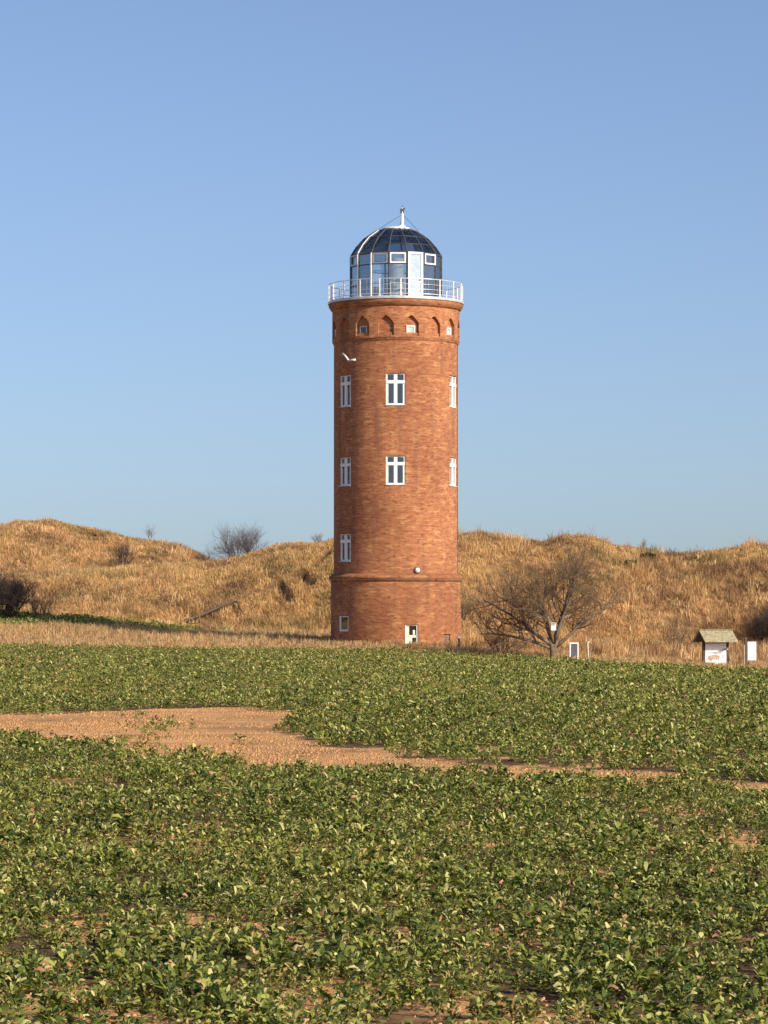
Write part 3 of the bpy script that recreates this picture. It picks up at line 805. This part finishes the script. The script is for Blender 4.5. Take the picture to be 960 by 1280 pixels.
def merge(lst):
    V = []; F = []; C = []; b = 0
    for v, f, c in lst: V.append(v); F.append(f + b); C.append(c); b += len(v)
    return np.concatenate(V), np.concatenate(F), np.concatenate(C)

def strip_mask(x, y):         # green strip on the left, beyond the straw verge
    lo_ = 177.5 + .75 * (x + 24) + (vnoise(x / 1.5, 2.2, 8) - .5) * 1.5; return (x < -9.5) & (y > lo_) & (y < 192.5)
rs = np.random.default_rng(101)
L = []
def region(x0, x1, y0, y1, dens, per, h, wd, lean, sp, cond=None, colf=grass_col):
    x, y = scatter(x0, x1, y0, y1, dens, rs); ok = keep_ground(x, y) & (y > edge_y(x))
    if cond is not None: ok &= cond(x, y)
    L.append(tufts(x[ok], y[ok], per, h, wd, lean, sp, rs, colf))
region(-33, 32, 183, 208, 20, 9, .34, .032, 1.2, .11, lambda x, y: ~strip_mask(x, y))
region(-33, 32, 197, 213, 20, 8, .25, .030, 1.0, .10)
region(-38, -6, 218, 241, 22, 9, .28, .036, 1.1, .11)
region(-30, 32, 213, 217, 8, 6, .25, .04, .8, .11)
# tall clumps
region(-33, 32, 186, 206, .7, 22, .62, .035, .6, .20, lambda x, y: ~strip_mask(x, y))
region(-38, -8, 220, 236, .5, 22, .55, .04, .6, .2)
props(link('hill_grass', mesh_np('hill_grass', *merge(L)), M_grass), 'dry golden grass covering the ramparts behind the tower', 'dry grass', kind='stuff')

L = []
def verge_col(x, y, rs):
    n = len(x); c0 = np.array([.62, .44, .235]); c1 = np.array([.46, .29, .14]); r = rs.random((n, 1))
    c = c0 * r + c1 * (1 - r)
    gr = np.array([.13, .16, .05]); k = (rs.random(n) < .10)[:, None]
    return np.where(k, gr, c) * (.8 + .4 * rs.random((n, 1)))
region(-33, 33, 158, 169, 16, 8, .28, .03, .7, .09, lambda x, y: ~strip_mask(x, y), verge_col)
region(-33, 33, 169, 184, 9, 7, .40, .035, .8, .10, lambda x, y: ~strip_mask(x, y), lambda x, y, r: grass_col(x, y, r) * .5 + verge_col(x, y, r) * .5)
region(4, 33, 167.5, 185, 1.2, 24, .75, .035, .4, .2)
props(link('verge_grass', mesh_np('verge_grass', *merge(L)), M_grass), 'pale straw-coloured grass along the far edge of the field', 'dry grass', kind='stuff')

# crop plants: rosettes of short upright leaves
def crop(x, y, nl, scale, rs):
    n = len(x); ht = (.42 + 1.05 * fbm(x / .42, y / .8, 81, 2)) * (.65 + .7 * rs.random(n))
    tone = .5 * fbm(x / 2.5, y / 3.5, 83, 3) + .5 * rs.random(n)
    X = np.repeat(x, nl); Y = np.repeat(y, nl); N = len(X); S = np.repeat(scale * ht, nl)
    T = np.repeat(tone, nl); pl = np.repeat(rs.random(n), nl)
    Z = H(X, Y)
    az = rs.random(N) * 2 * PI; el = R(15) + R(68) * rs.random(N)
    Ln = S * (.022 + .030 * rs.random(N)); Wd = S * (.011 + .014 * rs.random(N))
    dirx, diry = np.cos(az), np.sin(az)
    sx, sy = -diry, dirx
    tw = rs.normal(0, .5, N)
    side = np.stack([sx * np.cos(tw), sy * np.cos(tw), np.sin(tw)], -1) * (Wd / 2)[:, None]
    ro = .032 * S * rs.random(N); b = np.stack([X + dirx * ro, Y + diry * ro, Z + .008 * S + .085 * S * rs.random(N)], -1)
    ce, se = np.cos(el), np.sin(el)
    m = b + np.stack([dirx * ce, diry * ce, se], -1) * (Ln * .55)[:, None]
    e2 = el - R(25) - R(35) * rs.random(N)
    t = m + np.stack([dirx * np.cos(e2), diry * np.cos(e2), np.sin(e2)], -1) * (Ln * .55)[:, None]
    V = np.stack([b - side * .25, b + side * .25, m + side, m - side, t + side * .55, t - side * .55], 1).reshape(-1, 3)
    i = np.arange(N)[:, None] * 6
    F = np.concatenate([i + np.array([[0, 1, 2, 3]]), i + np.array([[3, 2, 4, 5]])])
    g1 = np.array([.065, .095, .018]); g2 = np.array([.315, .325, .070]); g3 = np.array([.44, .42, .17]); yel = np.array([.42, .36, .13]); org = np.array([.50, .27, .15]); dk = np.array([.040, .072, .022])
    r = rs.random(N); c = g1 + (g2 - g1) * (T * 1.5 * rs.random(N) ** .8).clip(0, 1)[:, None]
    c = np.where((r > .86)[:, None], g3, c); c = np.where((r < .15)[:, None], dk, c)
    c = np.where(((pl > .93) & (rs.random(N) < .5))[:, None], yel, c); c = np.where((rs.random(N) < .022)[:, None], org, c)
    c = c * (.8 + .4 * rs.random((N, 1)))
    return V, F, np.repeat(c, 6, 0)
def crop_pts(y0, y1, dens, rs, gap=True):
    w1 = .135 * y1 + 6.5
    x, y = scatter(-w1, w1, y0, y1, dens, rs)
    ok = ((np.abs(x) < .135 * y + 1.2) | ((np.abs(x) < .135 * y + 6.5) & (rs.random(len(x)) < .55))) & (y < edge_y(x)) & ~bare(x, y)
    d = fbm(x / .34, y / .30, 91, 2); d2 = fbm(x / 2.4, y / 1.6, 93, 3)
    v = d * .6 + d2 * .4
    ok &= (v > .395 + .12 * (rs.random(len(x)) - .5))
    return x[ok], y[ok]
rs = np.random.default_rng(202)
L = []
for (y0, y1, dens, nl, s) in ((10.5, 22, 115, 30, .85), (22, 34, 90, 26, .94), (34, 56, 54, 20, 1.15), (56, 92, 28, 10, 1.5), (92, 164, 10, 8, 2.0)):
    x, y = crop_pts(y0, y1, dens, rs); L.append(crop(x, y, nl, s, rs))
# stray plants left standing in the bare soil
x, y = scatter(-8, 5, 28, 54, 16, rs); v = fbm(x / .8, y / 2.6, 95, 3); ok = bare(x, y) & (v > .70); L.append(crop(x[ok], y[ok], 9, 1.1, rs))
x = rs.normal(-3.2, .28, 50); y = rs.normal(44.2, .6, 50); L.append(crop(x, y, 7, 1.3, rs))
# the green strip beyond the verge on the left
x, y = scatter(-34, -9.5, 168, 193, 30, rs); ok = strip_mask(x, y); L.append(crop(x[ok], y[ok], 8, 2.6, rs))
props(link('crop_plants', mesh_np('crop_plants', *merge(L)), M_crop), 'low green leafy crop covering the field', 'crop', kind='stuff')
# clods and crumbs on the bare soil
rs = np.random.default_rng(303)
x, y = scatter(-11, 8, 25, 55, 330, rs); ok = bare(x, y) & (fbm(x / .9, y / 1.6, 97, 3) + .25 * (rs.random(len(x)) - .5) > .44); x, y = x[ok], y[ok]
x2, y2 = scatter(-5.5, 5.5, 10.5, 27, 160, rs); ok = fbm(x2 / 1.3, y2 / .9, 75, 3) > .50; x, y = np.concatenate([x, x2[ok]]), np.concatenate([y, y2[ok]])
n = len(x); rr = .004 + .019 * rs.random(n) ** 2.5; a0 = rs.random(n) * 6.28; z = H(x, y)
P_ = []
for k in range(4):
    a = a0 + k * PI / 2 + rs.normal(0, .25, n); q = rr * (.75 + .5 * rs.random(n)); P_.append(np.stack([x + q * np.cos(a), y + q * np.sin(a), z - .006], -1))
for k in range(4):
    a = a0 + k * PI / 2 + .4; q = rr * (.35 + .4 * rs.random(n)); P_.append(np.stack([x + q * np.cos(a), y + q * np.sin(a), z + rr * (.5 + .5 * rs.random(n))], -1))
V_ = np.stack(P_, 1).reshape(-1, 3); i = np.arange(n)[:, None] * 8
F_ = np.concatenate([i + np.array([q]) for q in ([4, 5, 6, 7], [0, 1, 5, 4], [1, 2, 6, 5], [2, 3, 7, 6], [3, 0, 4, 7])])
c_ = np.repeat(soilc * (.62 + .42 * rs.random((n, 1))), 8, 0)
props(link('soil_clods', mesh_np('soil_clods', V_, F_, c_), M_soil), 'crumbs and clods of dry orange soil on the bare patch', 'soil', kind='stuff')
print('faces', sum(len(o.data.polygons) for o in bpy.data.objects if o.type == 'MESH'))
